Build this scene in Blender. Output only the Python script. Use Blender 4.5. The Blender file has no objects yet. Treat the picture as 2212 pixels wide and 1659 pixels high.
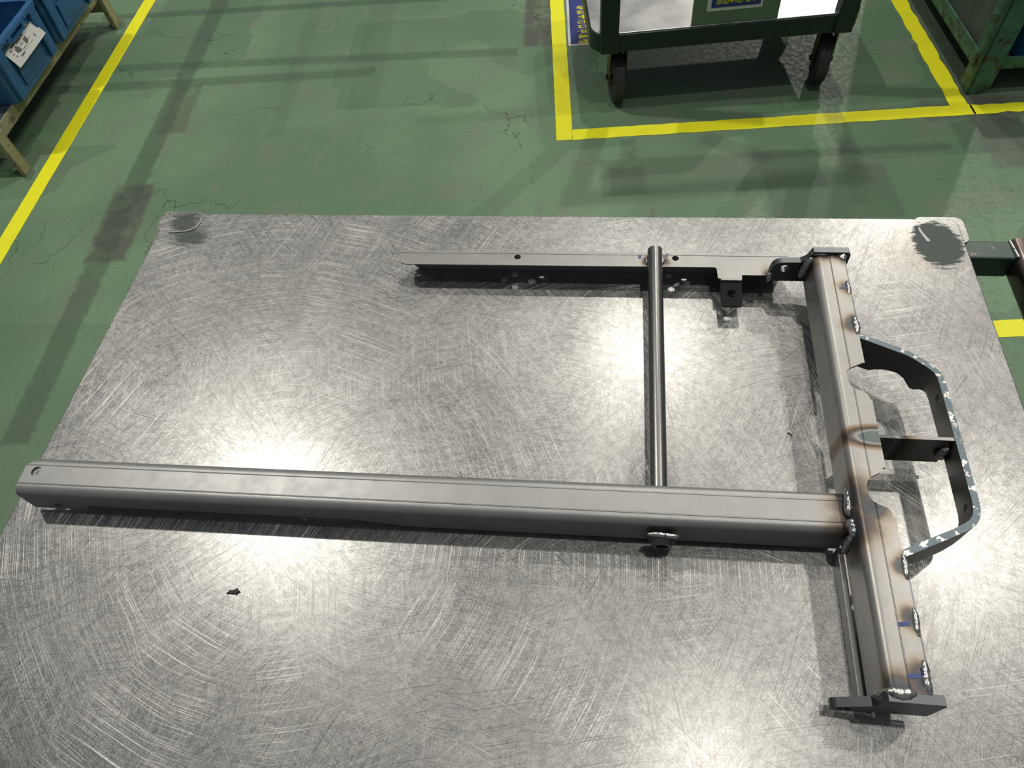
import bpy, bmesh, math, random
from mathutils import Matrix, Vector
random.seed(7)
SC = bpy.context.scene
COL = SC.collection
PI = math.pi

# ------------------------------------------------------------------ camera
ROWS = ((0.9923, 0.0953, -0.0786), (0.0352, -0.8281, -0.5595), (-0.1184, 0.5524, -0.8251))
cam_d = bpy.data.cameras.new('camera')
cam_d.sensor_fit = 'HORIZONTAL'; cam_d.sensor_width = 36.0
cam_d.lens = 1533.0 / 2212.0 * 36.0
cam_d.clip_start = 0.02
cam = bpy.data.objects.new('camera', cam_d); COL.objects.link(cam)
r, d, f = (Vector(v) for v in ROWS)
f.normalize(); r = (r - f * r.dot(f)).normalized(); d = f.cross(r)
cam.matrix_world = Matrix(((r.x, -d.x, -f.x, 0), (r.y, -d.y, -f.y, 0), (r.z, -d.z, -f.z, 1.385), (0, 0, 0, 1)))
SC.camera = cam

# ------------------------------------------------------------------ world, lamps, exposure
w = bpy.data.worlds.new('hall_air'); SC.world = w; w.use_nodes = True
bg = w.node_tree.nodes['Background']
bg.inputs[0].default_value = (0.88, 0.95, 1.0, 1); bg.inputs[1].default_value = 0.15
SC.view_settings.view_transform = 'Standard'; SC.view_settings.look = 'None'
SC.view_settings.gamma = 1.0; SC.view_settings.use_curve_mapping = False
SC.view_settings.exposure = 0.25
SC.cycles.max_bounces = 5; SC.cycles.diffuse_bounces = 2; SC.cycles.glossy_bounces = 3; SC.cycles.caustics_reflective = False; SC.cycles.caustics_refractive = False

# high bay lamps of the hall, last two added to lighten far floor and cart deck, 5 m above the bench
LAMPS = [(-2.70, 2.35, 380), (0.435, 4.08, 250), (2.79, 2.26, 225), (0.85, 0.62, 145), (3.2, 6.6, 400), (3.4, 12.2, 420)]
for x, y, p in LAMPS:
    ld = bpy.data.lights.new('bay_and_fill_light', 'POINT'); ld.energy = p; ld.shadow_soft_size = 0.085
    ld.color = (1.0, 0.955, 0.86)
    lo = bpy.data.objects.new('bay_and_fill_light', ld); lo.location = (x, y, 5.83); COL.objects.link(lo)

# ------------------------------------------------------------------ node helpers
class N:
    def __init__(s, mat):
        mat.use_nodes = True; s.t = mat.node_tree; s.t.nodes.clear()
    def new(s, kind, **kw):
        n = s.t.nodes.new(kind)
        for k, v in kw.items(): setattr(n, k, v)
        return n
    def put(s, sock, v):
        if v is None: return
        if isinstance(v, bpy.types.NodeSocket): s.t.links.new(v, sock)
        elif isinstance(v, (tuple, list)):
            v = tuple(v)
            if sock.type == 'RGBA' and len(v) == 3: v = v + (1,)
            sock.default_value = v
        else: sock.default_value = v
    def math(s, op, a, b=None, c=None, clamp=False):
        n = s.new('ShaderNodeMath', operation=op, use_clamp=clamp)
        for i, v in enumerate((a, b, c)): s.put(n.inputs[i], v) if v is not None else None
        return n.outputs[0]
    def vmath(s, op, a, b=None):
        n = s.new('ShaderNodeVectorMath', operation=op)
        s.put(n.inputs[0], a)
        if b is not None: s.put(n.inputs[1], b)
        return n
    def pos(s): return s.new('ShaderNodeNewGeometry').outputs['Position']
    def objc(s): return s.new('ShaderNodeTexCoord').outputs['Object']
    def mapping(s, v, loc=(0, 0, 0), rot=(0, 0, 0), sc=(1, 1, 1)):
        n = s.new('ShaderNodeMapping'); s.put(n.inputs[0], v); n.inputs[1].default_value = loc
        n.inputs[2].default_value = rot; n.inputs[3].default_value = sc; return n.outputs[0]
    flat = False
    def noise(s, v, scale, detail=2.0, rough=0.5, dist=0.0):
        n = s.new('ShaderNodeTexNoise'); n.noise_dimensions = '2D' if s.flat else '3D'; s.put(n.inputs['Vector'], v); n.inputs['Scale'].default_value = scale
        n.inputs['Detail'].default_value = detail; n.inputs['Roughness'].default_value = rough
        n.inputs['Distortion'].default_value = dist; return n.outputs[0]
    def ramp(s, v, a, b, lo=0.0, hi=1.0, smooth=True):
        n = s.new('ShaderNodeMapRange'); n.interpolation_type = 'SMOOTHSTEP' if smooth else 'LINEAR'; n.clamp = True
        s.put(n.inputs[0], v)
        for i, x in enumerate((a, b, lo, hi)): s.put(n.inputs[i + 1], x)
        return n.outputs[0]
    def mix(s, fac, a, b, mode='MIX'):
        n = s.new('ShaderNodeMix', data_type='RGBA', blend_type=mode); s.put(n.inputs[0], fac)
        s.put(n.inputs[6], a); s.put(n.inputs[7], b); return n.outputs[2]
    def mixv(s, fac, a, b):
        n = s.new('ShaderNodeMix', data_type='VECTOR'); s.put(n.inputs[0], fac)
        s.put(n.inputs[4], a); s.put(n.inputs[5], b); return n.outputs[1]
    def colramp(s, v, stops):
        n = s.new('ShaderNodeValToRGB'); s.put(n.inputs[0], v); e = n.color_ramp.elements
        while len(e) < len(stops): e.new(0.5)
        for i, (p, c) in enumerate(stops): e[i].position = p; e[i].color = tuple(c) + (1,)
        return n.outputs[0]
    def bump(s, h, strength=0.3, dist=0.001):
        n = s.new('ShaderNodeBump'); n.inputs['Strength'].default_value = strength
        n.inputs['Distance'].default_value = dist; s.put(n.inputs['Height'], h); return n.outputs[0]
    def principled(s, **kw):
        n = s.new('ShaderNodeBsdfPrincipled')
        for k, v in kw.items(): s.put(n.inputs[k.replace('_', ' ')], v)
        return n
    def out(s, sh):
        o = s.new('ShaderNodeOutputMaterial'); s.t.links.new(sh, o.inputs[0])

def newmat(name):
    m = bpy.data.materials.new(name); return m, N(m)

def paint(name, col, rough=0.5, metal=0.0, var=0.15, scale=30, worn=None, wamt=0.6, wscale=60):
    m, n = newmat(name); v = n.pos()
    k = n.ramp(n.noise(v, scale, 4, 0.6), 0.3, 0.7, 1 - var, 1 + var)
    c = n.mix(1.0, col, n.new('ShaderNodeCombineColor').outputs[0], 'MIX') if False else None
    hsv = n.new('ShaderNodeHueSaturation'); n.put(hsv.inputs['Value'], k); n.put(hsv.inputs['Color'], tuple(col) + (1,))
    c = hsv.outputs[0]
    if worn:
        msk = n.ramp(n.noise(v, wscale, 6, 0.65), wamt, wamt + 0.05)
        c = n.mix(msk, c, worn)
    b = n.principled(Base_Color=c, Roughness=rough, Metallic=metal)
    n.out(b.outputs[0]); return m

# --- scratched steel of the bench top: every scratch is an anisotropic streak with its own direction
def bench_steel():
    m, n = newmat('scratched_bench_steel'); n.flat = True; P = n.pos()
    warp = n.vmath('SCALE', n.vmath('SUBTRACT', n.new('ShaderNodeTexNoise').outputs[1], (0.5, 0.5, 0.5)).outputs[0])
    tn = warp.inputs[0].links[0].from_node.inputs[0].links[0].from_node
    n.put(tn.inputs['Vector'], P); tn.noise_dimensions = '2D'; tn.inputs['Scale'].default_value = 9; tn.inputs['Detail'].default_value = 1
    warp.inputs['Scale'].default_value = 0.006
    Q = n.vmath('ADD', P, warp.outputs[0]).outputs[0]
    K = 14; best = None
    for k in range(K):
        a = PI * k / K
        L, W = 0.065 + 0.030 * ((k * 5) % 4), 0.00024 + 0.00005 * (k % 3)
        mp = n.mapping(Q, loc=(k * 3.7, k * 1.9, 0), rot=(0, 0, -a))
        v = n.noise(n.vmath('MULTIPLY', mp, (1 / L, 1 / W, 1.0)).outputs[0], 1.0, 0.0)
        t = (math.cos(a), math.sin(a), 0.0)
        if best is None: best, T = v, t
        else: T = n.mixv(n.math('GREATER_THAN', v, best), T, t); best = n.math('MAXIMUM', best, v)
    SM = n.ramp(best, 0.70, 0.78)
    # a few long gouges
    b2 = None
    for k in range(6):
        a = PI * (k + 0.4) / 6 + 0.05 * math.sin(2.2 * k)
        mp = n.mapping(Q, loc=(k * 5.3 + 1, k * 2.9 + 4, 0), rot=(0, 0, -a))
        v = n.noise(n.vmath('MULTIPLY', mp, (1 / (0.12 + 0.05 * (k % 3)), 1 / 0.00042, 1.0)).outputs[0], 1.0, 0.0)
        t = (math.cos(a), math.sin(a), 0.0)
        if b2 is None: b2, T2 = v, t
        else: T2 = n.mixv(n.math('GREATER_THAN', v, b2), T2, t); b2 = n.math('MAXIMUM', b2, v)
    LM_ = n.ramp(b2, 0.80, 0.86)
    cloud = n.noise(P, 8, 3, 0.6)
    mott = n.noise(P, 130, 2, 0.7)
    fine = n.noise(P, 620, 1, 0.7)
    gn = n.noise(n.vmath('MULTIPLY', P, (60, 260, 60)).outputs[0], 1, 3, 0.7)
    tone = n.math('ADD', n.ramp(cloud, 0.3, 0.7, -0.06, 0.06), n.math('ADD', n.ramp(mott, 0.3, 0.7, -0.10, 0.10), n.ramp(fine, 0.3, 0.7, -0.08, 0.08)))
    val = n.math('ADD', 0.315, n.math('MULTIPLY', tone, 0.50))
    cc = n.new('ShaderNodeCombineColor')
    n.put(cc.inputs[0], val); n.put(cc.inputs[1], n.math('MULTIPLY', val, 0.99)); n.put(cc.inputs[2], n.math('MULTIPLY', val, 0.975))
    col = cc.outputs[0]
    # green paint left on the corners
    def spot(cx, cy, rx, ry, soft, grain):
        q = n.vmath('MULTIPLY', n.vmath('SUBTRACT', P, (cx, cy, 0.83)).outputs[0], (1 / rx, 1 / ry, 0)).outputs[0]
        dd = n.math('ADD', n.vmath('LENGTH', q).outputs['Value'], n.ramp(gn, 0.2, 0.8, -grain, grain))
        return n.ramp(dd, 1.0 + soft, 1.0 - soft)
    g1 = spot(0.3425, 0.5635, 0.0240, 0.0325, 0.10, 0.16)
    g2 = n.math('MULTIPLY', spot(-0.474, 0.560, 0.020, 0.013, 0.45, 0.35), 0.85)
    g3 = n.math('MULTIPLY', spot(-0.489, 0.585, 0.017, 0.017, 0.35, 0.30), 0.85)
    gp = n.math('MAXIMUM', g1, n.math('MAXIMUM', g2, g3))
    rust = n.math('MULTIPLY', spot(0.325, 0.548, 0.040, 0.028, 0.6, 0.3), 0.30)
    col = n.mix(rust, col, (0.26, 0.20, 0.14))
    rough = n.ramp(cloud, 0.25, 0.75, 0.34, 0.39)
    def gloss(c_, r_, an=None, tg=None):
        g_ = n.new('ShaderNodeBsdfAnisotropic'); g_.distribution = 'GGX'
        n.put(g_.inputs['Color'], c_); n.put(g_.inputs['Roughness'], r_)
        if an is not None: n.put(g_.inputs['Anisotropy'], an); n.put(g_.inputs['Tangent'], tg)
        return g_
    iso = gloss(col, n.math('ADD', rough, 0.14))
    core = gloss(col, n.math('SUBTRACT', rough, 0.075))
    scr = gloss((0.42, 0.416, 0.407), 0.44, 0.76, T)
    ptn = n.principled(Base_Color=(0.016, 0.034, 0.027), Roughness=0.55)
    def mixs(fac, a, b):
        x = n.new('ShaderNodeMixShader'); n.put(x.inputs[0], fac); n.put(x.inputs[1], a); n.put(x.inputs[2], b); return x.outputs[0]
    s = mixs(0.50, iso.outputs[0], core.outputs[0])
    s = mixs(n.ramp(SM, 0, 1, 0.12, 0.66, False), s, scr.outputs[0])
    s = mixs(n.math('MULTIPLY', LM_, 0.7), s, gloss((0.52, 0.515, 0.50), 0.42, 0.80, T2).outputs[0])
    s = mixs(gp, s, ptn.outputs[0])
    n.out(s); return m

# --- raw welded steel; heat colours sit round the weld spots (metres, world)
HEAT = [  # x, y, z, radius (mm, above bench)
    (221, 453, 53, 13), (221, 412, 53, 16), (219, 195, 53, 13), (217, 157, 53, 13), (216, 119, 53, 17),
    (199, 111, 53, 18), (196, 249, 42, 24), (195, 225, 42, 26), (205, 240, 53, 20), (203, 497, 53, 14), (223, 491, 53, 12),
    (46, 508, 27, 9), (62, 508, 27, 9), (54, 216, 18, 14), (276, 298, 36, 14), (163, 490, 26, 14), (190, 487, 45, 16)]
def raw_steel(name, base, rough=0.42, metal=0.85, heat=True, dark=0.0):
    m, n = newmat(name); P = n.pos()
    wob = n.ramp(n.noise(P, 70, 2, 0.5), 0.25, 0.75, -0.0022, 0.0022)
    mott = n.ramp(n.noise(P, 55, 5, 0.65), 0.3, 0.7, 0.95, 1.05)
    hsv = n.new('ShaderNodeHueSaturation'); n.put(hsv.inputs['Value'], mott); n.put(hsv.inputs['Color'], tuple(base) + (1,))
    c = hsv.outputs[0]
    rg = n.ramp(n.noise(P, 80, 4, 0.6), 0.3, 0.7, rough - 0.015, rough + 0.025)
    if heat:
        acc = None
        for x, y, z, rr in HEAT:
            dd = n.vmath('DISTANCE', P, (x / 1000, y / 1000, 0.83 + z / 1000)).outputs['Value']
            dd = n.math('ADD', dd, wob)
            v = n.ramp(dd, rr * 1.08 / 1000, rr * 0.15 / 1000, smooth=False)
            acc = v if acc is None else n.math('MAXIMUM', acc, v)
        tint = n.colramp(acc, [(0.0, (1, 1, 1)), (0.28, (0.90, 0.83, 0.72)), (0.52, (0.52, 0.43, 0.34)), (0.68, (0.26, 0.22, 0.205)), (0.85, (0.20, 0.23, 0.27)), (1.0, (0.14, 0.14, 0.15))])
        c = n.mix(1.0, c, tint, 'MULTIPLY')
        # bluish heat ring of the rib weld behind the web
        q = n.vmath('MULTIPLY', n.vmath('SUBTRACT', P, (0.2185, 0.2985, 0.883)).outputs[0], (1 / 0.0225, 1 / 0.0085, 0.0)).outputs[0]
        e = n.math('ADD', n.vmath('LENGTH', q).outputs['Value'], n.math('MULTIPLY', wob, 14))
        ring = n.colramp(n.ramp(e, 0.0, 1.6, smooth=False), [(0.0, (0.30, 0.40, 0.42)), (0.36, (0.30, 0.38, 0.38)), (0.44, (0.8, 0.8, 0.78)), (0.52, (0.30, 0.28, 0.27)), (0.62, (0.13, 0.10, 0.08)), (0.76, (0.62, 0.45, 0.28)), (0.95, (1, 1, 1))])
        c = n.mix(1.0, c, ring, 'MULTIPLY')
    b = n.principled(Base_Color=c, Metallic=metal, Roughness=rg)
    n.put(b.inputs['Normal'], n.bump(n.noise(P, 900, 2, 0.5), 0.06, 0.0004))
    n.out(b.outputs[0]); return m

def cut_edge_mat():
    m, n = newmat('torch_cut_edge'); P = n.pos()
    k = n.ramp(n.noise(P, 160, 4, 0.7), 0.56, 0.62)
    c = n.mix(k, (0.10, 0.125, 0.145), (0.62, 0.58, 0.50))
    b = n.principled(Base_Color=c, Metallic=0.75, Roughness=n.ramp(k, 0, 1, 0.42, 0.28))
    n.put(b.inputs['Normal'], n.bump(n.noise(P, 500, 3, 0.6), 0.4, 0.0006))
    n.out(b.outputs[0]); return m

def weld_mat():
    m, n = newmat('weld_metal'); P = n.pos()
    c = n.colramp(n.noise(P, 190, 3, 0.6), [(0.30, (0.15, 0.15, 0.16)), (0.44, (0.42, 0.41, 0.40)), (0.56, (0.50, 0.48, 0.44)), (0.68, (0.12, 0.15, 0.30))])
    b = n.principled(Base_Color=c, Metallic=0.9, Roughness=0.26)
    n.put(b.inputs['Normal'], n.bump(n.noise(P, 300, 1, 0.5), 0.3, 0.0006))
    n.out(b.outputs[0]); return m

# --- painted factory floor
def floor_mat():
    m, n = newmat('green_floor_coating'); n.flat = True; P = n.pos()
    big = n.noise(P, 1.6, 2, 0.55); mid = n.noise(P, 6, 3, 0.6); fin = n.noise(P, 60, 3, 0.7)
    c = n.mix(n.ramp(big, 0.35, 0.65), (0.108, 0.190, 0.112), (0.150, 0.245, 0.138))
    c = n.mix(n.ramp(mid, 0.45, 0.7, 0, 0.55), c, (0.160, 0.192, 0.140))
    c = n.mix(n.ramp(fin, 0.5, 0.75, 0, 0.25), c, (0.045, 0.070, 0.050))
    rot = n.mapping(P, rot=(0, 0, -math.radians(4.6)))
    # blocky repaint patches
    vo = n.new('ShaderNodeTexVoronoi'); vo.distance = 'CHEBYCHEV'; vo.voronoi_dimensions = '2D'; vo.inputs['Randomness'].default_value = 0.85
    n.put(vo.inputs['Vector'], n.vmath('MULTIPLY', rot, (2.6, 3.4, 0.0)).outputs[0]); vo.inputs['Scale'].default_value = 1.0
    sep = n.new('ShaderNodeSeparateColor'); n.put(sep.inputs[0], vo.outputs['Color'])
    c = n.mix(n.ramp(sep.outputs[0], 0.62, 0.66, 0, 0.30), c, (0.055, 0.105, 0.068))
    c = n.mix(n.ramp(sep.outputs[1], 0.78, 0.80, 0, 0.25), c, (0.135, 0.190, 0.120))
    wob = n.ramp(n.noise(P, 40, 1, 0.6), 0.2, 0.8, -0.004, 0.004)
    def rect(cx, cy, w, l, ang, soft=0.012):
        q = n.mapping(n.vmath('SUBTRACT', P, (cx, cy, 0)).outputs[0], rot=(0, 0, -math.radians(ang)))
        ab = n.vmath('ABSOLUTE', q).outputs[0]; sx = n.new('ShaderNodeSeparateXYZ'); n.put(sx.inputs[0], ab)
        u = n.math('SUBTRACT', n.math('ADD', sx.outputs[0], wob), w / 2); v = n.math('SUBTRACT', n.math('ADD', sx.outputs[1], wob), l / 2)
        return n.ramp(n.math('MAXIMUM', u, v), soft, -soft)
    rough_part = n.ramp(n.noise(P, 14, 2, 0.65), 0.3, 0.55)
    for (cx, cy, w_, l, a, k) in [(-0.258, 2.55, 0.10, 0.42, 4, 0.8), (-1.425, 1.46, 0.125, 0.33, 6, 0.75), (-1.445, 2.01, 0.095, 0.27, 6, 0.5), (1.10, 2.15, 0.13, 0.9, 5, 0.55), (1.18, 1.98, 0.5, 0.10, 5, 0.5)]:
        c = n.mix(n.math('MULTIPLY', rect(cx, cy, w_, l, a), n.math('MULTIPLY', n.math('ADD', 0.5, n.math('MULTIPLY', rough_part, 0.5)), k)), c, (0.075, 0.066, 0.060))
    # darker straight bands and rectangles
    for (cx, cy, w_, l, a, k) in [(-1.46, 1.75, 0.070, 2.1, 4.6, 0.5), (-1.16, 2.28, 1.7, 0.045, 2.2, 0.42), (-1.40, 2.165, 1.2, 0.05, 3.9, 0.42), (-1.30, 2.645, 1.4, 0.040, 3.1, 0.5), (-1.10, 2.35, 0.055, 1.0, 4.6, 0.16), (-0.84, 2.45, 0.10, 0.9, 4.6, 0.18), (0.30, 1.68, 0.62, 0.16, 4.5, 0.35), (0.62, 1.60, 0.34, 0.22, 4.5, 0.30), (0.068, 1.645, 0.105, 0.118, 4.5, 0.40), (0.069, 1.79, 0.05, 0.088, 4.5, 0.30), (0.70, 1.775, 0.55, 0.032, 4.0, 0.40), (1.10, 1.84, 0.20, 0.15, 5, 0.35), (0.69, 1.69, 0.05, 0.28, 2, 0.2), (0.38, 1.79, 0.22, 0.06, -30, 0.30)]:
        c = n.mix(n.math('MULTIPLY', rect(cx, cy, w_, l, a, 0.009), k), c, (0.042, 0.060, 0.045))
    # hairline cracks
    wq = n.new('ShaderNodeTexNoise'); n.put(wq.inputs['Vector'], P); wq.noise_dimensions = '2D'; wq.inputs['Scale'].default_value = 7; wq.inputs['Detail'].default_value = 3
    wv = n.vmath('SCALE', n.vmath('SUBTRACT', wq.outputs[1], (0.5, 0.5, 0.5)).outputs[0]); wv.inputs['Scale'].default_value = 0.20
    cp = n.vmath('MULTIPLY', n.vmath('ADD', P, wv.outputs[0]).outputs[0], (2.3, 1.6, 0)).outputs[0]
    cr = n.new('ShaderNodeTexVoronoi'); cr.feature = 'DISTANCE_TO_EDGE'; cr.voronoi_dimensions = '2D'; n.put(cr.inputs['Vector'], cp); cr.inputs['Scale'].default_value = 1.3
    crk = n.math('MULTIPLY', n.ramp(cr.outputs['Distance'], 0.006, 0.0015), n.ramp(n.noise(P, 1.9, 2, 0.5), 0.46, 0.60))
    c = n.mix(n.math('MULTIPLY', crk, 0.65), c, (0.03, 0.04, 0.03))
    b = n.principled(Base_Color=c, Roughness=n.ramp(fin, 0.3, 0.7, 0.42, 0.58), IOR=1.45)
    n.out(b.outputs[0]); return m

def tape_mat():
    m, n = newmat('yellow_floor_tape'); P = n.pos()
    k = n.ramp(n.noise(P, 18, 5, 0.7), 0.5, 0.75, 0, 0.45)
    k2 = n.ramp(n.noise(P, 90, 4, 0.7), 0.62, 0.72, 0, 0.5)
    c = n.mix(k, (0.82, 0.80, 0.012), (0.62, 0.55, 0.015))
    c = n.mix(k2, c, (0.28, 0.25, 0.03))
    b = n.principled(Base_Color=c, Roughness=0.5); n.out(b.outputs[0]); return m

def deck_mat():
    m, n = newmat('worn_deck_steel'); P = n.pos()
    k = n.ramp(n.noise(P, 5, 5, 0.65), 0.60, 0.68)
    c = n.mix(k, (0.74, 0.73, 0.71), (0.09, 0.15, 0.10))
    b = n.principled(Base_Color=c, Metallic=n.math('SUBTRACT', 1.0, k), Roughness=n.ramp(n.noise(P, 12, 3), 0.3, 0.7, 0.33, 0.40)); n.out(b.outputs[0]); return m

M = dict(
    bench=bench_steel(),
    beam=raw_steel('raw_channel_steel', (0.265, 0.265, 0.263), 0.42, 0.58),
    warm=raw_steel('warm_channel_steel', (0.285, 0.276, 0.266), 0.38, 0.55),
    rail=raw_steel('raw_rail_steel', (0.26, 0.259, 0.253), 0.44, 0.7),
    tube=raw_steel('oiled_tube_steel', (0.17, 0.17, 0.165), 0.32, 0.9),
    plate=raw_steel('hot_rolled_plate', (0.10, 0.105, 0.112), 0.34, 0.85, heat=False),
    flat=raw_steel('flat_bar_steel', (0.17, 0.163, 0.152), 0.38, 0.75),
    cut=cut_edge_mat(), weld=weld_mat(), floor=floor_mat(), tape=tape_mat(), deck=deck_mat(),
    bluemark=paint('blue_marker_ink', (0.03, 0.06, 0.20), 0.5, 0, 0.3, 300),
    dkgreen=paint('dark_green_enamel', (0.006, 0.021, 0.013), 0.42, 0, 0.2, 25, (0.10, 0.09, 0.075), 0.68, 45),
    bench_paint=paint('bench_green_enamel', (0.026, 0.058, 0.042), 0.40, 0, 0.2, 25, (0.22, 0.19, 0.16), 0.62, 70),
    handle=paint('worn_handle_steel', (0.11, 0.088, 0.08), 0.28, 0.9, 0.25, 50),
    rubber=paint('caster_rubber', (0.030, 0.030, 0.030), 0.6, 0, 0.2, 40),
    caster=paint('caster_steel', (0.10, 0.085, 0.06), 0.45, 0.7, 0.3, 60),
    rackpaint=paint('chipped_green_paint', (0.055, 0.15, 0.095), 0.5, 0, 0.3, 30, (0.06, 0.045, 0.028), 0.55, 38),
    panel=paint('grey_green_panel', (0.085, 0.10, 0.08), 0.55, 0, 0.2, 12),
    beige=paint('grimy_beige_paint', (0.235, 0.225, 0.135), 0.55, 0, 0.25, 14, (0.10, 0.095, 0.05), 0.60, 26),
    board=paint('dark_shelf_board', (0.035, 0.045, 0.06), 0.5, 0, 0.2, 14),
    blue=paint('blue_crate_plastic', (0.018, 0.10, 0.24), 0.42, 0, 0.15, 12),
    paper=paint('white_label_paper', (0.62, 0.61, 0.58), 0.6, 0, 0.03, 20),
    ink=paint('dark_print', (0.10, 0.085, 0.08), 0.6, 0, 0.5, 240),
    signplate=paint('sage_sign_plate', (0.12, 0.19, 0.12), 0.5, 0, 0.1, 8),
    signblue=paint('navy_sign_film', (0.025, 0.040, 0.20), 0.45, 0, 0.1, 10),
    signyel=paint('yellow_lettering', (0.62, 0.56, 0.03), 0.5, 0, 0.1, 30),
    chip=paint('charred_flake', (0.020, 0.016, 0.016), 0.6, 0, 0.3, 200),
    scale=paint('black_mill_scale', (0.004, 0.004, 0.005), 0.9, 0.0),
    hole=paint('dark_recess', (0.01, 0.01, 0.01), 0.8),
)

# ------------------------------------------------------------------ mesh helpers (millimetres in, metres out)
def mm(v): return Vector(v) / 1000.0

class MB:
    def __init__(s, Mx=None): s.v = []; s.f = []; s.M = Mx or Matrix.Identity(4)
    def add(s, verts, faces):
        b = len(s.v); s.v += [s.M @ Vector(p) for p in verts]; s.f += [tuple(b + i for i in q) for q in faces]; return s
    def box(s, x0, x1, y0, y1, z0, z1):
        return s.add([(x0, y0, z0), (x1, y0, z0), (x1, y1, z0), (x0, y1, z0), (x0, y0, z1), (x1, y0, z1), (x1, y1, z1), (x0, y1, z1)],
                     [(3, 2, 1, 0), (4, 5, 6, 7), (0, 1, 5, 4), (1, 2, 6, 5), (2, 3, 7, 6), (3, 0, 4, 7)])
    def prism(s, poly, z0, z1, axis='Z'):
        """poly in the plane, extruded along axis: Z (x,y), Y (x,z), X (y,z)"""
        n = len(poly)
        def P(p, h): return (p[0], p[1], h) if axis == 'Z' else ((p[0], h, p[1]) if axis == 'Y' else (h, p[0], p[1]))
        vs = [P(p, z0) for p in poly] + [P(p, z1) for p in poly]
        return s.add(vs, [tuple(range(n))[::-1], tuple(range(n, 2 * n))] + [(i, (i + 1) % n, n + (i + 1) % n, n + i) for i in range(n)])
    def cyl(s, p0, p1, r0, r1=None, n=28, cap=True):
        p0 = Vector(p0); p1 = Vector(p1); r1 = r0 if r1 is None else r1
        a = (p1 - p0).normalized(); u = a.orthogonal().normalized(); v = a.cross(u)
        ring = lambda c, r_: [tuple(c + r_ * (math.cos(2 * PI * i / n) * u + math.sin(2 * PI * i / n) * v)) for i in range(n)]
        fs = [(i, (i + 1) % n, n + (i + 1) % n, n + i) for i in range(n)]
        if cap: fs += [tuple(range(n))[::-1], tuple(range(n, 2 * n))]
        return s.add(ring(p0, r0) + ring(p1, r1), fs)
    def tube(s, p0, p1, ro, ri, n=28, ro1=None):
        p0 = Vector(p0); p1 = Vector(p1); ro1 = ro if ro1 is None else ro1
        a = (p1 - p0).normalized(); u = a.orthogonal().normalized(); v = a.cross(u)
        ring = lambda c, r_: [tuple(c + r_ * (math.cos(2 * PI * i / n) * u + math.sin(2 * PI * i / n) * v)) for i in range(n)]
        R = [ring(p0, ro), ring(p1, ro1), ring(p1, ri), ring(p0, ri)]
        fs = [(k * n + i, k * n + (i + 1) % n, ((k + 1) % 4) * n + (i + 1) % n, ((k + 1) % 4) * n + i) for k in range(4) for i in range(n)]
        return s.add(sum(R, []), fs)
    def lathe_wheel(s, c, axis, prof, n=32):
        c = Vector(c); a = Vector(axis).normalized(); u = a.orthogonal().normalized(); v = a.cross(u); m_ = len(prof)
        vs = [tuple(c + a * h + r_ * (math.cos(2 * PI * i / n) * u + math.sin(2 * PI * i / n) * v)) for i in range(n) for h, r_ in prof]
        fs = [(i * m_ + k, ((i + 1) % n) * m_ + k, ((i + 1) % n) * m_ + (k + 1) % m_, i * m_ + (k + 1) % m_) for i in range(n) for k in range(m_)]
        return s.add(vs, fs)

def empty(name, loc, rz=0.0):
    o = bpy.data.objects.new(name, None); o.location = mm(loc); o.rotation_euler[2] = rz; o.empty_display_size = 0.05
    COL.objects.link(o); return o

def mesh_from(mb, origin=(0, 0, 0)):
    me = bpy.data.meshes.new('m'); og = Vector(origin)
    me.from_pydata([(v - og) / 1000.0 for v in mb.v], [], mb.f)
    bm = bmesh.new(); bm.from_mesh(me); bmesh.ops.recalc_face_normals(bm, faces=bm.faces); bm.to_mesh(me); bm.free()
    return me

def obj(name, mb, mat, parent=None, root=(0, 0, 0), bevel=0.0, smooth=None, seg=2, loc=None):
    """root: origin (mm) the vertices are stored against (the base of the thing they belong to)"""
    me = mesh_from(mb, root); me.name = name
    o = bpy.data.objects.new(name, me); COL.objects.link(o)
    for m_ in (mat if isinstance(mat, (list, tuple)) else [mat]): me.materials.append(m_)
    if parent: o.parent = parent
    elif loc is not None: o.location = mm(loc)
    else: o.location = mm(root)
    if bevel:
        b = o.modifiers.new('bevel', 'BEVEL'); b.width = bevel / 1000.0; b.segments = seg; b.limit_method = 'ANGLE'; b.angle_limit = math.radians(40)
    if smooth is not None:
        me.shade_smooth() if hasattr(me, 'shade_smooth') else None
        if smooth < 180:
            me.set_sharp_from_angle(angle=math.radians(smooth))
    return o

def cut(o, cutters, root=(0, 0, 0)):
    """cut holes and notches: a real boolean, baked into the mesh"""
    tmp = []
    for mb in cutters:
        me = mesh_from(mb, root); c = bpy.data.objects.new('cutter', me); COL.objects.link(c)
        c.location = o.location; c.parent = o.parent; tmp.append(c)
        b = o.modifiers.new('cut', 'BOOLEAN'); b.operation = 'DIFFERENCE'; b.solver = 'EXACT'; b.object = c
    bpy.context.view_layer.update()
    dg = bpy.context.evaluated_depsgraph_get()
    me = bpy.data.meshes.new_from_object(o.evaluated_get(dg)); me.name = o.name
    o.modifiers.clear(); o.data = me
    for c in tmp: bpy.data.objects.remove(c)

def tag(o, label=None, cat=None, group=None, kind=None):
    if label: o['label'] = label
    if cat: o['category'] = cat
    if group: o['group'] = group
    if kind: o['kind'] = kind
    return o

def arc(cx, cy, r_, a0, a1, n=6):
    return [(cx + r_ * math.cos(math.radians(a0 + (a1 - a0) * i / n)), cy + r_ * math.sin(math.radians(a0 + (a1 - a0) * i / n))) for i in range(n + 1)]

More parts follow.
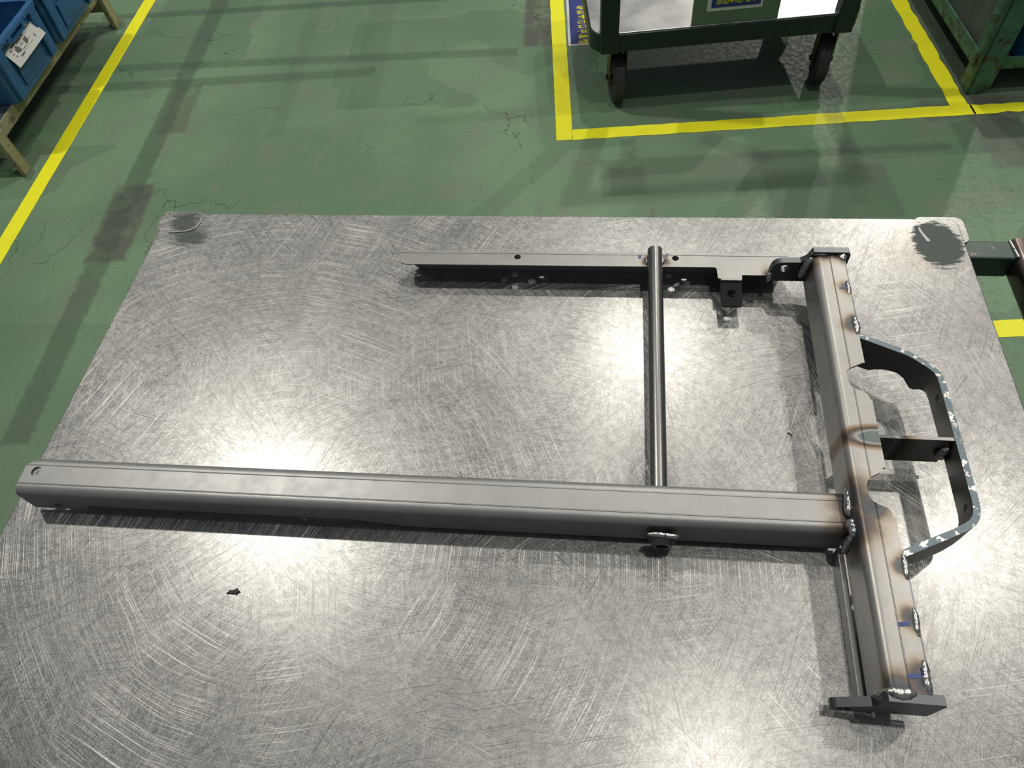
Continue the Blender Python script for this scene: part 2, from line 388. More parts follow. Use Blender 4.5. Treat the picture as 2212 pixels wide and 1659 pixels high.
def rrect(x0, x1, y0, y1, r_, n=5):
    return arc(x1 - r_, y1 - r_, r_, 0, 90, n) + arc(x0 + r_, y1 - r_, r_, 90, 180, n) + arc(x0 + r_, y0 + r_, r_, 180, 270, n) + arc(x1 - r_, y0 + r_, r_, 270, 360, n)

ZT = 830.0     # bench top height, mm

# ------------------------------------------------------------------ floor
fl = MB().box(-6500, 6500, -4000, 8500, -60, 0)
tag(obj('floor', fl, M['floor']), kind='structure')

# ------------------------------------------------------------------ floor tape
FA = math.radians(5.2)
def strip(name, p0, p1, width, label, ragged=0.0, z=0.9, ends=(0, 0)):
    """tape with its left edge on p0->p1 and its width to the right"""
    p0 = Vector((p0[0], p0[1])); p1 = Vector((p1[0], p1[1])); dd = (p1 - p0).normalized(); nn = Vector((dd.y, -dd.x)); L = (p1 - p0).length
    k = max(2, int(L / 30)); rng = random.Random(len(label) * 7 + int(L))
    a, b = [], []
    for i in range(k + 1):
        t = L * i / k
        e0 = rng.uniform(-ragged, ragged) if 0 < i < k else 0; e1 = rng.uniform(-ragged, ragged) if 0 < i < k else 0
        a.append(p0 + dd * t + nn * (max(0, e0))); b.append(p0 + dd * t + nn * (width + min(0, e1)))
    mb = MB(); n = k + 1
    vs = [(p.x, p.y, 0.05) for p in a] + [(p.x, p.y, 0.05) for p in b] + [(p.x, p.y, z) for p in a] + [(p.x, p.y, z) for p in b]
    fs = []
    for i in range(k):
        fs += [(i, i + 1, n + i + 1, n + i), (2 * n + i, 3 * n + i, 3 * n + i + 1, 2 * n + i + 1), (i, 2 * n + i, 2 * n + i + 1, i + 1), (n + i, n + i + 1, 3 * n + i + 1, 3 * n + i)]
    fs += [(0, n, 3 * n, 2 * n), (k, 2 * n + k, 3 * n + k, n + k)]
    mb.add(vs, fs)
    root = (p0.x, p0.y, 0)
    return tag(obj(name, mb, M['tape'], root=root), label, 'tape')
strip('floor_tape', (-1656.2, -500), (-1873, 2735), 50, 'long yellow floor line beside the crate rack', 1.0)
strip('floor_tape', (-148, 1828), (-222, 2645), 50, 'yellow line along the left side of the parking bay', 1.5, 0.9)
strip('floor_tape', (-104, 1879.6), (1075, 1988), 50, 'yellow line across the near side of the parking bay', 2.5, 0.9)
strip('floor_tape', (1018, 1945), (962, 2577), 52, 'yellow line with ragged edge along the right side of the bay', 6.0, 1.5)
strip('floor_tape', (1070, 1985), (1600, 2034), 48, 'torn yellow line in front of the green rack leg', 7.0, 0.9)
strip('floor_tape', (640, 1130), (1500, 1207), 50, 'clean yellow line seen between the bench and its push handle', 0.8, 0.9)

# ------------------------------------------------------------------ floor sign
def text_mesh(body, size, mat, name, parent, Mx, extrude=0.15, stretch=(1, 1), align='CENTER', spacing=1.0):
    cu = bpy.data.curves.new('txt', 'FONT'); cu.body = body; cu.size = 1.0; cu.align_x = align; cu.align_y = 'CENTER'; cu.space_line = spacing
    cu.offset = 0.022; cu.resolution_u = 2
    t = bpy.data.objects.new('txt', cu); COL.objects.link(t); bpy.context.view_layer.update()
    me = bpy.data.meshes.new_from_object(t.evaluated_get(bpy.context.evaluated_depsgraph_get()))
    bpy.data.objects.remove(t)
    for v in me.vertices:
        q = Mx @ Vector((v.co.x * size * stretch[0], v.co.y * size * stretch[1], 0)); v.co = q / 1000.0
    me.materials.clear(); me.materials.append(mat); me.name = name
    o = bpy.data.objects.new(name, me); COL.objects.link(o); o.parent = parent; return o

sg = empty('floor_sign', (-112, 2500, 0), math.radians(4.5))
tag(sg, 'blue floor sign with yellow characters beside the bay line', 'sign')
obj('backing', MB().box(-38, 92, -158, 160, 0.05, 0.8), M['paper'], sg)
obj('blue_panel', MB().box(-30, 92, -149, 150, 0.8, 1.1), M['signblue'], sg)
CH = '部品専用台車置場'
pitch = 31.5
for i, ch in enumerate(CH):
    y = -137 + pitch * (len(CH) - 1 - i)
    text_mesh(ch, 30, M['signyel'], 'lettering', sg, Matrix.Translation((28, y, 1.35)) @ Matrix.Rotation(-PI / 2, 4, 'Z'), stretch=(0.92, 2.6))

# ------------------------------------------------------------------ bench (wheeled steel work table)
BX0, BX1, BY0, BY1 = -517.5, 369.5, -5.0, 600.5
bench = empty('work_bench', (-74, 297, 0))
tag(bench, 'scratched steel work bench carrying the welded frame', 'bench')
br = (-74, 297, 0)
top = obj('bench_top', MB().prism(rrect(BX0, BX1, BY0, BY1, 10, 6), ZT - 5, ZT), M['bench'], bench, br, bevel=1.5, seg=3)
obj('skirt', MB().prism(rrect(BX0 + 0.5, BX1 - 0.5, BY0 + 0.5, BY1 - 0.5, 10, 6), ZT - 45, ZT - 5.2), M['bench_paint'], bench, br)
for i, (x0, x1, y0, y1) in enumerate(((-522.5, -471, 570, 603.5), (326, 375.5, 565, 603.5), (-522.5, -471, -8, 25), (326, 375.5, -8, 25))):
    obj('corner_cap', MB().prism(rrect(x0, x1, y0, y1, 9, 6), ZT - 48, ZT + (0.5 if i == 0 else -0.4)), M['bench'], bench, br, bevel=0.45, seg=2)
# weld scar ridges on the left cap and the bare scrape on the right one
rid = MB()
pts = [(-471.5, 592), (-470.5, 583), (-473, 575), (-480, 570), (-490, 568.5), (-503, 567.5)]
for i in range(len(pts) - 1): rid.cyl((*pts[i], ZT + 0.2), (*pts[i + 1], ZT + 0.2), 1.5, 1.5, 8)
obj('weld_ridge', rid, M['rail'], bench, br, smooth=60)
scp = [(328.2, 586.5), (329.8, 587), (330.8, 581), (333.2, 574), (336.2, 567.8), (334.2, 566), (332.4, 566.6), (330, 574.5), (327.8, 582)]
obj('bare_scrape', MB().prism(scp, ZT + 0.05, ZT + 0.35), M['rail'], bench, br)
for x in (BX0 + 30, BX1 - 30):
    for y in (BY0 + 30, BY1 - 30):
        obj('leg', MB().box(x - 20, x + 20, y - 20, y + 20, 130, ZT - 44), M['bench_paint'], bench, br, bevel=2)
        c = obj('caster', MB().box(x - 24, x + 24, y - 24, y + 24, 122, 130).box(x - 19, x - 16, y - 14, y + 14, 46, 122).box(x + 16, x + 19, y - 14, y + 14, 46, 122), M['caster'], bench, br)
        obj('wheel', MB().lathe_wheel((x, y, 50), (1, 0, 0), [(-13, 10), (-13, 46), (-9, 50), (9, 50), (13, 46), (13, 10)]), M['rubber'], c, br, smooth=40)
obj('lower_shelf', MB().box(BX0 + 30, BX1 - 30, BY0 + 30, BY1 - 30, 250, 262), M['bench_paint'], bench, br)
for y in (553, 20): obj('handle_arm', MB().box(365, 421, y, y + 25, ZT - 37, ZT - 9), M['bench_paint'], bench, br, bevel=2)
obj('push_bar', MB().prism([(p[0], p[1]) for p in rrect(419, 446, ZT - 38, ZT - 7, 9, 6)], 18, 580, 'Y'), M['handle'], bench, br, smooth=50)
obj('weld_bead', MB().cyl((419, 577, ZT - 9), (420.5, 553, ZT - 8), 1.8, 1.8, 10), M['weld'], bench, br, smooth=60)

# ------------------------------------------------------------------ welded frame
fr = (-150, 300, ZT)
frame = empty('welded_frame', fr)
tag(frame, 'raw steel welded frame of beams, rail, tube and loop bracket', 'metal frame')

def sweep(profile, origin, ang, length, zoff=ZT):
    """closed profile (across, z) extruded along the direction ang"""
    dx, dy = math.cos(ang), math.sin(ang); nx, ny = -dy, dx
    n = len(profile); mb = MB(); vs = []
    for t in (0, length):
        for a, z in profile: vs.append((origin[0] + dx * t + nx * a, origin[1] + dy * t + ny * a, zoff + z))
    return mb.add(vs, [tuple(range(n))[::-1], tuple(range(n, 2 * n))] + [(i, (i + 1) % n, n + (i + 1) % n, n + i) for i in range(n)])

# main beam: downward channel with rolled corners and a pressed centre band
WB = 35.0
prof = [(0, 5.0), (0, 29)] + arc(7, 29, 7, 180, 90, 8) + [(8.0, 36.0), (8.35, 36.42), (8.8, 36.5), (9.3, 36.25), (25.7, 36.25), (26.2, 36.5), (26.65, 36.42), (27.0, 36.0)] + arc(WB - 7, 29, 7, 90, 0, 8) + [(WB, 5.0), (WB - 2.3, 5.0)] \
    + arc(WB - 7, 29, 4.7, 0, 90, 6) + arc(7, 29, 4.7, 90, 180, 6) + [(2.3, 5.0)]
a_main = math.radians(0.5)
main = obj('main_beam', sweep(prof, (-492.5, 218.2), a_main, 684.5), M['beam'], frame, fr)
cut(main, [
    MB().prism([(-441, ZT - 5), (-441, ZT + 9), (-436, ZT + 13.5), (-196, ZT + 13.5), (-157, ZT + 6.2), (-157, ZT - 5)], 210, 230, 'Y'),
    MB().prism([(-441, ZT - 5), (-441, ZT + 9), (-436, ZT + 13.5), (-196, ZT + 13.5), (-157, ZT + 6.2), (-157, ZT - 5)], 242, 262, 'Y'),
    MB().cyl((-480.5, 238.4, ZT + 20), (-480.5, 238.4, ZT + 50), 4.6, n=32),
    MB().cyl((-465.5, 205, ZT + 11.2), (-465.5, 228, ZT + 11.2), 3.4, n=24),
    MB().prism([(-500, 243), (-500, 270), (-484.5, 270), (-484.5, 252), (-490, 246)], ZT, ZT + 60),
], fr)
main.data.shade_smooth(); main.data.set_sharp_from_angle(angle=math.radians(24))

# cross beam: channel with notched free flange
WC = 26.8
profc = [(0, 17.0), (0, 46)] + [(7 - 7 * math.cos(math.radians(t)), 46 + 7 * math.sin(math.radians(t))) for t in range(0, 91, 11)] + [(14.0, 53.0), (14.3, 53.35), (14.7, 53.5), (15.1, 53.3), (WC, 53.3), (WC, 51.1), (7, 50.7)] \
    + [(7 - 4.7 * math.cos(math.radians(t)), 46 + 4.7 * math.sin(math.radians(t))) for t in range(90, -1, -15)] + [(2.3, 17.0)]
def cframe(y): return 190.6 + (y - 109.5) * 0.0150
mbc = MB(); n_ = len(profc); vs = []
for y in (110.5, 494.0):
    for a, z in profc: vs.append((cframe(y) + a, y, ZT + z))
mbc.add(vs, [tuple(range(n_))[::-1], tuple(range(n_, 2 * n_))] + [(i, (i + 1) % n_, n_ + (i + 1) % n_, n_ + i) for i in range(n_)])
cross = obj('cross_beam', mbc, M['warm'], frame, fr)
cut(cross, [
    MB().prism([(245, 371), (219.5, 369.7), (208.5, 364.0), (205.8, 361.5), (205.0, 357), (205.3, 351), (206.8, 346), (210, 343), (215.5, 341), (218.3, 338), (219.6, 333), (245, 330)], ZT + 40, ZT + 70),
    MB().prism([(245, 275), (217.9, 271.5), (215, 267.5), (207.5, 263.2), (204.6, 260), (203.4, 255), (203.8, 248.5), (205.5, 244), (209, 241.0), (214.5, 238.6), (217.2, 236), (218.2, 231), (245, 228)], ZT + 40, ZT + 70),
], fr)
cross.data.shade_smooth(); cross.data.set_sharp_from_angle(angle=math.radians(26))
for y0, y1 in ((400, 493), (112, 196)):
    mb = MB(); q = [(cframe(y0) + WC + 0.05, y0), (cframe(y0) + WC + 1.7, y0), (cframe(y1) + WC + 1.7, y1), (cframe(y1) + WC + 0.05, y1)]
    obj('side_wall', mb.prism(q, ZT + 17, ZT + 52), M['plate'], frame, fr)
lip = MB(); lip.prism([(186.4, 112), (190.4, 112), (193.0, 222), (188.6, 222)], ZT + 0.3, ZT + 13)
obj('bottom_lip', lip, M['rail'], frame, fr, bevel=0.5)

# end plates with drilled lugs
pb = obj('end_plate', MB().prism([(166, 12)] + arc(171, 17, 6, 225, 120, 5) + [(187, 34), (188.5, 48), (191, 53), (225, 53), (227, 49), (227, 17), (190, 15), (186, 12)], 104.6, 111, 'Y'), M['plate'], frame, (0, 0, 0))
pb.data.transform(Matrix.Translation((-fr[0] / 1000, -fr[1] / 1000, 0)))
cut(pb, [MB().cyl((173.5, 90, ZT - ZT + 19.3), (173.5, 120, 19.3), 4.3, n=24)], (fr[0], fr[1], 0))
pt = obj('end_plate', MB().prism([(163, 17), (162.5, 30)] + arc(172.5, 33, 9.5, 180, 95, 6) + [(188, 43), (193, 47), (196.5, 57), (228, 57), (230, 53), (230, 22), (198, 17)], 493, 499.5, 'Y'), M['plate'], frame, (0, 0, 0))
pt.data.transform(Matrix.Translation((-fr[0] / 1000, -fr[1] / 1000, 0)))
cut(pt, [MB().cyl((175.0, 480, 34.3), (175.0, 510, 34.3), 4.6, n=24)], (fr[0], fr[1], 0))

# rail: folded strip with back wall, wide toe and downward tab
rl = [(-210.5, 519), (-209.3, 505.5), (-206.5, 501.5), (-202, 499.5), (-196, 499.3), (111.5, 501.2), (113.3, 499.5), (113.8, 487), (116.5, 486.2), (136.6, 486.2), (136.6, 491), (138.5, 491.6), (163, 491.6), (165, 494), (186, 496), (186, 521)]
rail = obj('rail', MB().prism(rl, ZT + 24.7, ZT + 26), M['rail'], frame, fr)
cut(rail, [MB().cyl((x, y, ZT + 10), (x, y, ZT + 40), 3.4, n=28) for x, y in ((-85.3, 511.4), (73.8, 512.6))], fr)
bw = obj('back_wall', MB().prism([(-205, 24.2), (-204, 12), (-199, 6), (-194, 0.3), (182, 0.3), (184, 24.2)], 517, 518.9, 'Y'), M['rail'], frame, (0, 0, 0))
bw.data.transform(Matrix.Translation((-fr[0] / 1000, -fr[1] / 1000, 0)))
cut(bw, [MB().cyl((x, 510, z), (x, 530, z), 3.2, n=24) for x, z in ((-192, 15), (-60, 14), (86, 14))], (fr[0], fr[1], 0))
obj('fold_line', MB().prism([(-209.5, 515.2), (-209.5, 516.0), (182, 517.6), (182, 516.8)], ZT + 25.9, ZT + 26.35), M['rail'], frame, fr)
TM = Matrix.Translation((126.3, 486.5, ZT + 24.2)) @ Matrix.Rotation(math.radians(13), 4, 'X')
tb = obj('toe_lug', MB(TM).prism(rrect(-10, 10, -29, 2, 3, 4), -2.0, 0), M['scale'], frame, fr)
cut(tb, [MB(TM).cyl((0, -15, -20), (0, -15, 20), 4.2, n=24)], fr)
obj('toe_fold', MB().prism(rrect(116.5, 136.6, 484.6, 487, 1.0, 3), ZT + 23.9, ZT + 25.9), M['rail'], frame, fr, bevel=0.5)

# cross tube
obj('cross_tube', MB().tube((53, 516, ZT + 33.3), (53, 250, ZT + 20.5), 7.2, 5.6, 36), M['tube'], frame, fr, smooth=40)
obj('tube_boss', MB().tube((54.8, 219, ZT + 20), (54.8, 211.3, ZT + 19.2), 12.0, 5.0, 32, ro1=7.5), M['plate'], frame, fr, smooth=40)

# loop bracket: flat bar on edge, bent round, with a wavy lower edge
path = [(218.5, 400.5, 17), (236, 392.2, 17), (240, 390.2, 17.5), (243, 388.7, 21), (248, 386.2, 25), (254, 383.3, 27), (259, 380.6, 27.5), (264, 376.4, 26), (267.5, 373.2, 22), (270, 370.9, 19.5), (272.5, 368.5, 20.5), (275.3, 365.2, 25.5), (277.2, 361.6, 28), (278.2, 357.2, 29.5), (278.5, 350, 30),
        (278.3, 301, 30), (277.7, 247, 29), (277.0, 241, 28.5), (275.2, 235.4, 28), (272, 231, 26), (267.5, 227.7, 22), (262, 224.6, 18), (258, 222.6, 17), (218.5, 203.6, 17)]
def ribbon(path, t, zt):
    n = len(path); L, Rr = [], []
    for i, (x, y, z) in enumerate(path):
        a = Vector(path[max(0, i - 1)][:2]); b = Vector(path[min(n - 1, i + 1)][:2]); dd = (b - a).normalized(); nn = Vector((-dd.y, dd.x)) * t / 2
        L.append((x + nn.x, y + nn.y, z)); Rr.append((x - nn.x, y - nn.y, z))
    mb = MB(); vs = []
    for l, r_ in zip(L, Rr): vs += [(l[0], l[1], ZT + l[2]), (l[0], l[1], ZT + zt), (r_[0], r_[1], ZT + zt), (r_[0], r_[1], ZT + r_[2])]
    fs = [(0, 1, 2, 3), tuple(4 * (n - 1) + k for k in (3, 2, 1, 0))]
    for i in range(n - 1):
        for k in range(4): fs.append((4 * i + k, 4 * i + (k + 1) % 4, 4 * i + 4 + (k + 1) % 4, 4 * i + 4 + k))
    return mb.add(vs, fs)
brk = obj('loop_bracket', ribbon(path, 5.0, 52.2), M['flat'], frame, fr)
cut(brk, [MB().cyl((268, 342.5, ZT + 44), (290, 342.5, ZT + 44), 3.3, n=24), MB().cyl((268, 246.5, ZT + 42), (290, 246.5, ZT + 42), 3.3, n=24)], fr)
brk.data.shade_smooth(); brk.data.set_sharp_from_angle(angle=math.radians(32))
tp = [(x, y, 52.25) for x, y, z in path]
obj('cut_edge', ribbon(tp, 5.0, 52.9), M['cut'], brk, fr)
obj('rib', MB().box(212, 276.2, 298.6, 301.4, ZT + 17, ZT + 51.5), M['flat'], frame, fr)
obj('cut_edge', MB().box(219.6, 276, 298.6, 301.4, ZT + 51.5, ZT + 52.1), M['rail'], frame, fr)

# weld beads
def bead(name, c, dirv, L, W, H, seed, parent=frame, root=fr, mat=None):
    rng = random.Random(seed); c = Vector((c[0], c[1], ZT + c[2])); a = Vector(dirv).normalized()
    up = Vector((0, 0, 1)) if abs(a.z) < 0.9 else Vector((-1, 0, 0)); s_ = up.cross(a).normalized(); up = a.cross(s_)
    nu, nv = 22, 14; vs = []; ph = rng.uniform(0, 6)
    for i in range(nu + 1):
        t = i / nu; x = (t - 0.5) * L; e = math.sqrt(max(0.0, 1 - (2 * t - 1) ** 2)) ** 0.8
        k = 1 + 0.05 * math.sin(t * L * 1.3 + ph) + rng.uniform(-0.03, 0.03); wob_ = 0.10 * W * math.sin(t * 5 + ph)
        for j in range(nv):
            th = 2 * PI * j / nv
            vs.append(tuple(c + a * x + s_ * (math.cos(th) * W / 2 * e * k + wob_ * e) + up * (math.sin(th) * H * e * k)))
    fs = [(i * nv + j, i * nv + (j + 1) % nv, (i + 1) * nv + (j + 1) % nv, (i + 1) * nv + j) for i in range(nu) for j in range(nv)]
    return obj(name, MB().add(vs, fs), mat or M['weld'], parent, root, smooth=180)
for i, (c, dv, L, W, H) in enumerate([
    ((221.2, 453, 52), (0.05, 1, 0), 18, 5, 3.0), ((220.8, 410, 52), (0.05, 1, 0), 22, 6.5, 3.6),
    ((218.2, 194, 52), (0.0, 1, 0), 20, 5.5, 3.2), ((217.6, 156, 52), (0, 1, 0), 21, 5, 3.0), ((216.8, 121, 52), (0.0, 1, 0), 23, 6.5, 3.5),
    ((199.5, 110.5, 52.6), (1, 0.0, 0), 19, 7.5, 3.2), ((190.3, 111.2, 46), (0.55, 0.1, 0.8), 13, 4.5, 3.0),
    ((192.8, 248, 40), (0.05, 1, 0.0), 25, 7.5, 4.0), ((192.2, 226.5, 41), (0.1, 1, 0), 15, 8.5, 5.0), ((190.8, 218.3, 30), (0.1, 0.35, 1), 21, 6.5, 3.5),
    ((203, 494.5, 53.2), (1, 0.06, 0), 17, 4.5, 2.6), ((223, 492, 52.5), (0.3, 1, 0), 11, 8, 3.0), ((192.8, 489.5, 40), (0.25, 0.1, 1), 26, 7, 4.0),
    ((45.8, 508.5, 26.5), (0.1, 1, 0), 11, 4.5, 2.6), ((60.4, 508.8, 26.5), (-0.1, 1, 0), 11, 4.5, 2.6),
    ((163.2, 492.5, 24), (0.4, 0.6, 0.6), 12, 4.5, 3.5), ((273.5, 297.2, 35), (0.2, 0.0, 1), 16, 8, 5.0),
    ((54.8, 216.6, 29.5), (1, 0, 0), 25, 4.5, 2.6)]):
    bead('weld_bead', c, dv, L, W, H, 11 + i)
# marker strokes
for (x0, x1, y0, y1, z, a) in [(37.2, 40.2, 511.2, 517.5, 26.05, -8), (64.2, 66.8, 514, 519, 26.05, -25), (205.5, 213.5, 152.6, 155.6, 53.45, 8), (205, 213.5, 119.6, 122.8, 53.45, 6), (213.5, 219, 451.5, 453.2, 53.45, 0)]:
    cx, cy = (x0 + x1) / 2, (y0 + y1) / 2
    Mx = Matrix.Translation((cx, cy, ZT + z)) @ Matrix.Rotation(math.radians(a), 4, 'Z')
    hw, hh = (x1 - x0) / 2, (y1 - y0) / 2
    obj('marker_stroke', MB(Mx).prism(rrect(-hw, hw, -hh, hh, min(hw, hh) * 0.8, 3), 0, 0.12), M['bluemark'], frame, fr)

# flakes on the bench
ck = [(-293.6, 155.9), (-290.8, 156.3), (-288.6, 156.0), (-286.2, 156.5), (-285.0, 155.2), (-284.2, 157.0), (-282.2, 158.4), (-284.0, 159.3), (-285.4, 161.0), (-286.4, 159.9), (-288.8, 159.0), (-291.4, 158.8), (-292.2, 157.0)]
tag(obj('metal_flake', MB().prism(ck, ZT + 0.05, ZT + 1.6), M['chip'], root=(-288, 158, ZT), bevel=0.3), 'black burnt flake lying alone on the bench near the main beam', 'flake')
ck2 = [(166.6, 330.2), (168.2, 330.6), (169.4, 329.4), (171.0, 327.6), (169.6, 327.9), (168.2, 329.0)]
tag(obj('metal_flake', MB().prism(ck2, ZT + 0.05, ZT + 0.7), M['chip'], root=(169, 329, ZT)), 'tiny dark curl on the bench left of the cross beam', 'flake')

# ------------------------------------------------------------------ parked hand cart
CA = math.radians(7.2)
crt = empty('platform_cart', (-30, 1972, 0), CA)
tag(crt, 'dark green platform cart with worn steel deck parked in the bay', 'cart')
CL, CD = 752, 520
skirt_out = rrect(-22, CL, 0, CD, 55, 8)
obj('deck_rim', MB().prism(skirt_out, 190, 243), M['dkgreen'], crt, bevel=3)
obj('deck_plate', MB().prism(rrect(-17, CL - 5, 5, CD - 5, 50, 8), 243, 246), M['deck'], crt, bevel=1)
for x in (32, 700):
    obj('post', MB().box(x - 26, x + 26, -8, 30, 191, 1000), M['dkgreen'], crt, bevel=3)
obj('push_rail', MB().box(6, 726, -8, 30, 960, 1000), M['dkgreen'], crt, bevel=3)
for i, (x, y, rot) in enumerate(((66, 62, 3), (690, 62, -14), (66, CD - 62, 0), (690, CD - 62, 0))):
    Mx = Matrix.Translation((x, y, 0)) @ Matrix.Rotation(math.radians(rot), 4, 'Z')
    c = obj('caster', MB(Mx).box(-34, 34, -40, 40, 182, 190).box(-27, -22, -24, 24, 60, 182).box(22, 27, -24, 24, 60, 182).cyl((-34, 0, 75), (34, 0, 75), 8, n=12), M['caster'], crt, bevel=1.5)
    obj('wheel', MB(Mx).lathe_wheel((0, 0, 75), (1, 0, 0), [(-10, 9), (-10, 40), (-19, 48), (-20, 64), (-13, 74.5), (13, 74.5), (20, 64), (19, 48), (10, 40), (10, 9)], 36), M['rubber'], c, smooth=35)
hold = MB(Matrix.Translation((264, 6, 246)) @ Matrix.Rotation(math.radians(-3), 4, 'X'))
hp = obj('sign_plate', hold.box(0, 243, 0, 8, 0, 190), M['signplate'], crt, bevel=2)
obj('sign_card', MB(hold.M).box(38, 192, -0.9, -0.1, 37, 130), M['paper'], hp)
obj('sign_panel', MB(hold.M).box(50, 186, -1.4, -0.9, 46, 122), M['signblue'], hp)
text_mesh('部品専用P台車', 22, M['signyel'], 'lettering', hp, hold.M @ Matrix.Translation((119, -1.7, 66)) @ Matrix.Rotation(PI / 2, 4, 'X'), stretch=(0.80, 1.3))

# ------------------------------------------------------------------ crate rack on the left
RA = math.radians(3.8)
rack = empty('crate_rack', (-1862, 1735, 0), RA)
tag(rack, 'low beige steel rack holding the blue crates', 'rack')
obj('beam', MB().box(-38, 0, -60, 850, 108, 112).box(-4, 0, -60, 850, 108, 150), M['beige'], rack, bevel=1.5)
obj('beam', MB().box(-560, -556, -60, 850, 108, 150), M['beige'], rack, bevel=1.5)
obj('shelf_board', MB().box(-556, -5, -55, 845, 140, 148), M['board'], rack)
for y in (-38, 822):
    for x in (0, -560):
        obj('leg', MB().box(x - 26, x + 18, y, y + 5, 0, 149).box(x + 1, x + 18, y - 36, y, 0, 149) if x == 0 else MB().box(x - 40, x, y - 40, y + 5, 0, 149), M['beige'], rack, bevel=2)
    obj('foot_brace', MB().box(-556, -2, y - 20, y - 16, 60, 100), M['beige'], rack, bevel=1)

def crate(loc, rz, label):
    c = empty('crate', loc, rz); tag(c, label, 'crate', 'blue plastic crates on the rack')
    W, D, Hh = 292, 400, 168
    def shell(b, t, zb, zt): return [(-b[0], b[1], zb), (-b[0], b[2], zb), (b[3], b[2], zb), (b[3], b[1], zb)]
    mb = MB()
    ob, ot = (0, D), (14, D + 14)
    def ring(x0, x1, y0, y1, z, r_=18): return [(p[0], p[1], z) for p in rrect(x0, x1, y0, y1, r_, 4)]
    rings = [ring(-D, 0, 0, W, 0), ring(-D - 12, 12, -10, W + 10, Hh), ring(-D - 8, 8, -6, W + 6, Hh, 15), ring(-D + 4, -4, 4, W - 4, 5, 15)]
    n = len(rings[0]); vs = sum(rings, [])
    fs = [(k * n + i, k * n + (i + 1) % n, (k + 1) * n + (i + 1) % n, (k + 1) * n + i) for k in range(3) for i in range(n)]
    fs += [tuple(range(n))[::-1], tuple(range(3 * n, 4 * n))]
    obj('body', mb.add(vs, fs), M['blue'], c, smooth=50)
    rim = obj('rim', MB().prism(rrect(-D - 24, 24, -22, W + 22, 26, 5), Hh - 14, Hh + 2), M['blue'], c, bevel=2)
    cut(rim, [MB().prism(rrect(-D - 7, 7, -5, W + 5, 14, 4), 0, 400)])
    hd = obj('handle', MB().prism([(50, Hh - 2), (80, Hh - 18), (108, Hh - 30), (184, Hh - 30), (212, Hh - 18), (242, Hh - 2)], 10, 26, 'X'), M['blue'], c, bevel=2)
    cut(hd, [MB().prism(rrect(108, 184, Hh - 24, Hh - 8, 7, 3), -30, 60, 'X'), MB().cyl((0, 84, Hh - 12), (60, 84, Hh - 12), 5, n=12), MB().cyl((0, 208, Hh - 12), (60, 208, Hh - 12), 5, n=12)])
    for y in (4, W - 44):
        obj('corner_rib', MB().prism([(0, 8), (13, 8), (24, Hh - 12), (6, Hh - 12)], y, y + 40, 'Y'), M['blue'], c, bevel=3)
    obj('card_pocket', MB().prism([(2, 18), (6, 18), (14, 96), (6, 96)], 70, 222, 'Y'), M['blue'], c, bevel=2)
    return c
c1 = crate((-1838, 1826, 150.3), RA, 'blue plastic crate with a white printed label on its front')
c2 = crate((-1861, 2165, 150.3), RA, 'blue plastic crate without label, behind the labelled one')
# label on the first crate
lab = empty('delivery_label', (-1815, 1888, 226), RA)
tag(lab, 'white printed delivery label hanging on the front of a blue crate', 'label')
LM = Matrix.Rotation(math.radians(-24), 4, 'Y')
sheet = MB(LM); k = 12; vs = []; fs = []
for i in range(k + 1):
    yy = 196 * i / k; bow = 7 * math.sin(PI * i / k)
    vs += [(6 + bow * 0.4, yy, 6), (4 + bow, yy, 62), (5.2 + bow * 0.4, yy, 6), (3.2 + bow, yy, 62)]
for i in range(k):
    for a, b in ((0, 1), (1, 3), (3, 2), (2, 0)): fs.append((4 * i + a, 4 * i + b, 4 * i + 4 + b, 4 * i + 4 + a))
fs += [(0, 1, 3, 2), (4 * k, 4 * k + 1, 4 * k + 3, 4 * k + 2)]
sh_ = obj('sheet', sheet.add(vs, fs), M['paper'], lab, smooth=60)
def inkbar(y0, y1, z0, z1):
    mb = MB(LM); vs = []
    for (yy, zz) in ((y0, z0), (y1, z0), (y1, z1), (y0, z1)):
        zz = 6 + (zz + 12) * 56 / 90; t = (zz - 6) / 56; bow = 7 * math.sin(PI * yy / 196); x = (6 + bow * 0.4) * (1 - t) + (4 + bow) * t
        vs.append((x + 0.9, yy, zz))
    mb.add(vs + [(v[0] + 0.15, v[1], v[2]) for v in vs], [(0, 1, 2, 3), (7, 6, 5, 4), (0, 1, 5, 4), (1, 2, 6, 5), (2, 3, 7, 6), (3, 0, 4, 7)])
    return obj('print_line', mb, M['ink'], sh_)
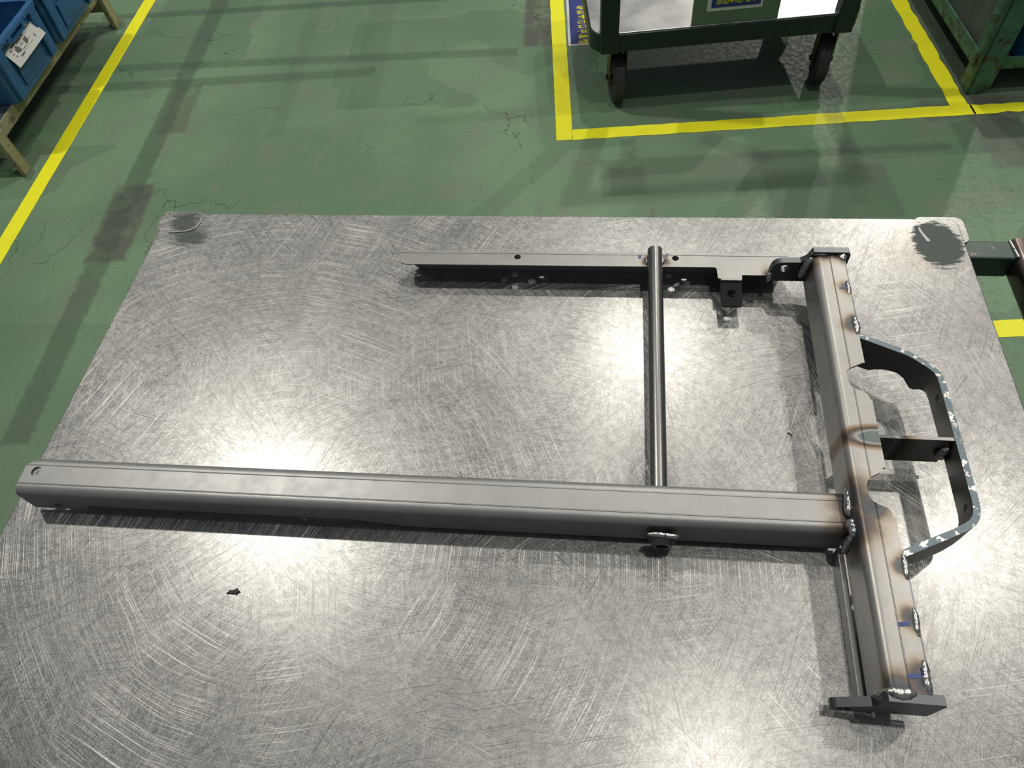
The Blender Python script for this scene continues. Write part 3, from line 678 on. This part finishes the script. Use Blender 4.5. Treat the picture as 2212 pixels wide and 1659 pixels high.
for b in [(22, 28, 52, 60), (20, 25, 38, 43), (24, 29, 24, 29), (36, 58, 62, 69), (62, 96, 58, 65), (100, 112, 60, 74), (136, 176, 66, 73), (40, 48, 30, 50), (50, 56, 26, 50), (58, 62, 26, 48), (40, 62, 10, 16), (96, 106, 26, 50), (108, 114, 30, 52), (70, 90, 40, 42), (66, 92, 24, 26), (120, 128, 34, 36), (150, 154, 16, 28), (64, 130, 16, 17), (48, 54, 50, 56), (70, 86, 46, 48)]:
    inkbar(*b)

# ------------------------------------------------------------------ green rack on the right
gr = empty('storage_rack', (1074, 2034, 0), FA)
tag(gr, 'chipped green steel storage rack at the right behind the bay', 'rack')
obj('leg', MB().box(0, 6, 0, 62, 0, 1300).box(0, 62, 0, 6, 0, 1300), M['rackpaint'], gr, bevel=1.5)
obj('leg', MB().box(0, 6, 900, 962, 0, 1300).box(0, 62, 956, 962, 0, 1300), M['rackpaint'], gr, bevel=1.5)
obj('leg', MB().box(900, 962, 0, 6, 0, 1300).box(956, 962, 0, 62, 0, 1300), M['rackpaint'], gr, bevel=1.5)
obj('leg', MB().box(900, 962, 956, 962, 0, 1300).box(956, 962, 900, 962, 0, 1300), M['rackpaint'], gr, bevel=1.5)
obj('side_beam', MB().box(-3, 3, 30, 930, 72, 118).box(-3, 45, 30, 930, 72, 77), M['rackpaint'], gr, bevel=1)
obj('front_beam', MB().box(40, 940, 4, 10, 74, 112).box(40, 940, 4, 48, 74, 79), M['rackpaint'], gr, bevel=1)
obj('back_beam', MB().box(40, 940, 950, 956, 74, 112), M['rackpaint'], gr, bevel=1)
obj('side_panel', MB().box(8, 11, 20, 940, 90, 1250), M['panel'], gr)
obj('shelf', MB().box(8, 950, 12, 950, 80, 84), M['board'], gr)
gc = empty('crate', (1182, 2062, 85), FA)
tag(gc, 'dark blue plastic crate standing in the green rack', 'crate')
gb = obj('body', MB().prism(rrect(0, 380, 0, 300, 25, 5), 0, 190), M['blue'], gc, bevel=6)
cut(gb, [MB().prism(rrect(6, 374, 6, 294, 20, 5), 8, 300)])
obj('rim', MB().tube((190, 150, 175), (190, 150, 176), 1, 0.5, 4), M['blue'], gc) if False else None
rm = obj('rim', MB().prism(rrect(-12, 392, -12, 312, 28, 5), 176, 192), M['blue'], gc, bevel=2)
cut(rm, [MB().prism(rrect(1, 379, 1, 299, 22, 5), 100, 300)])
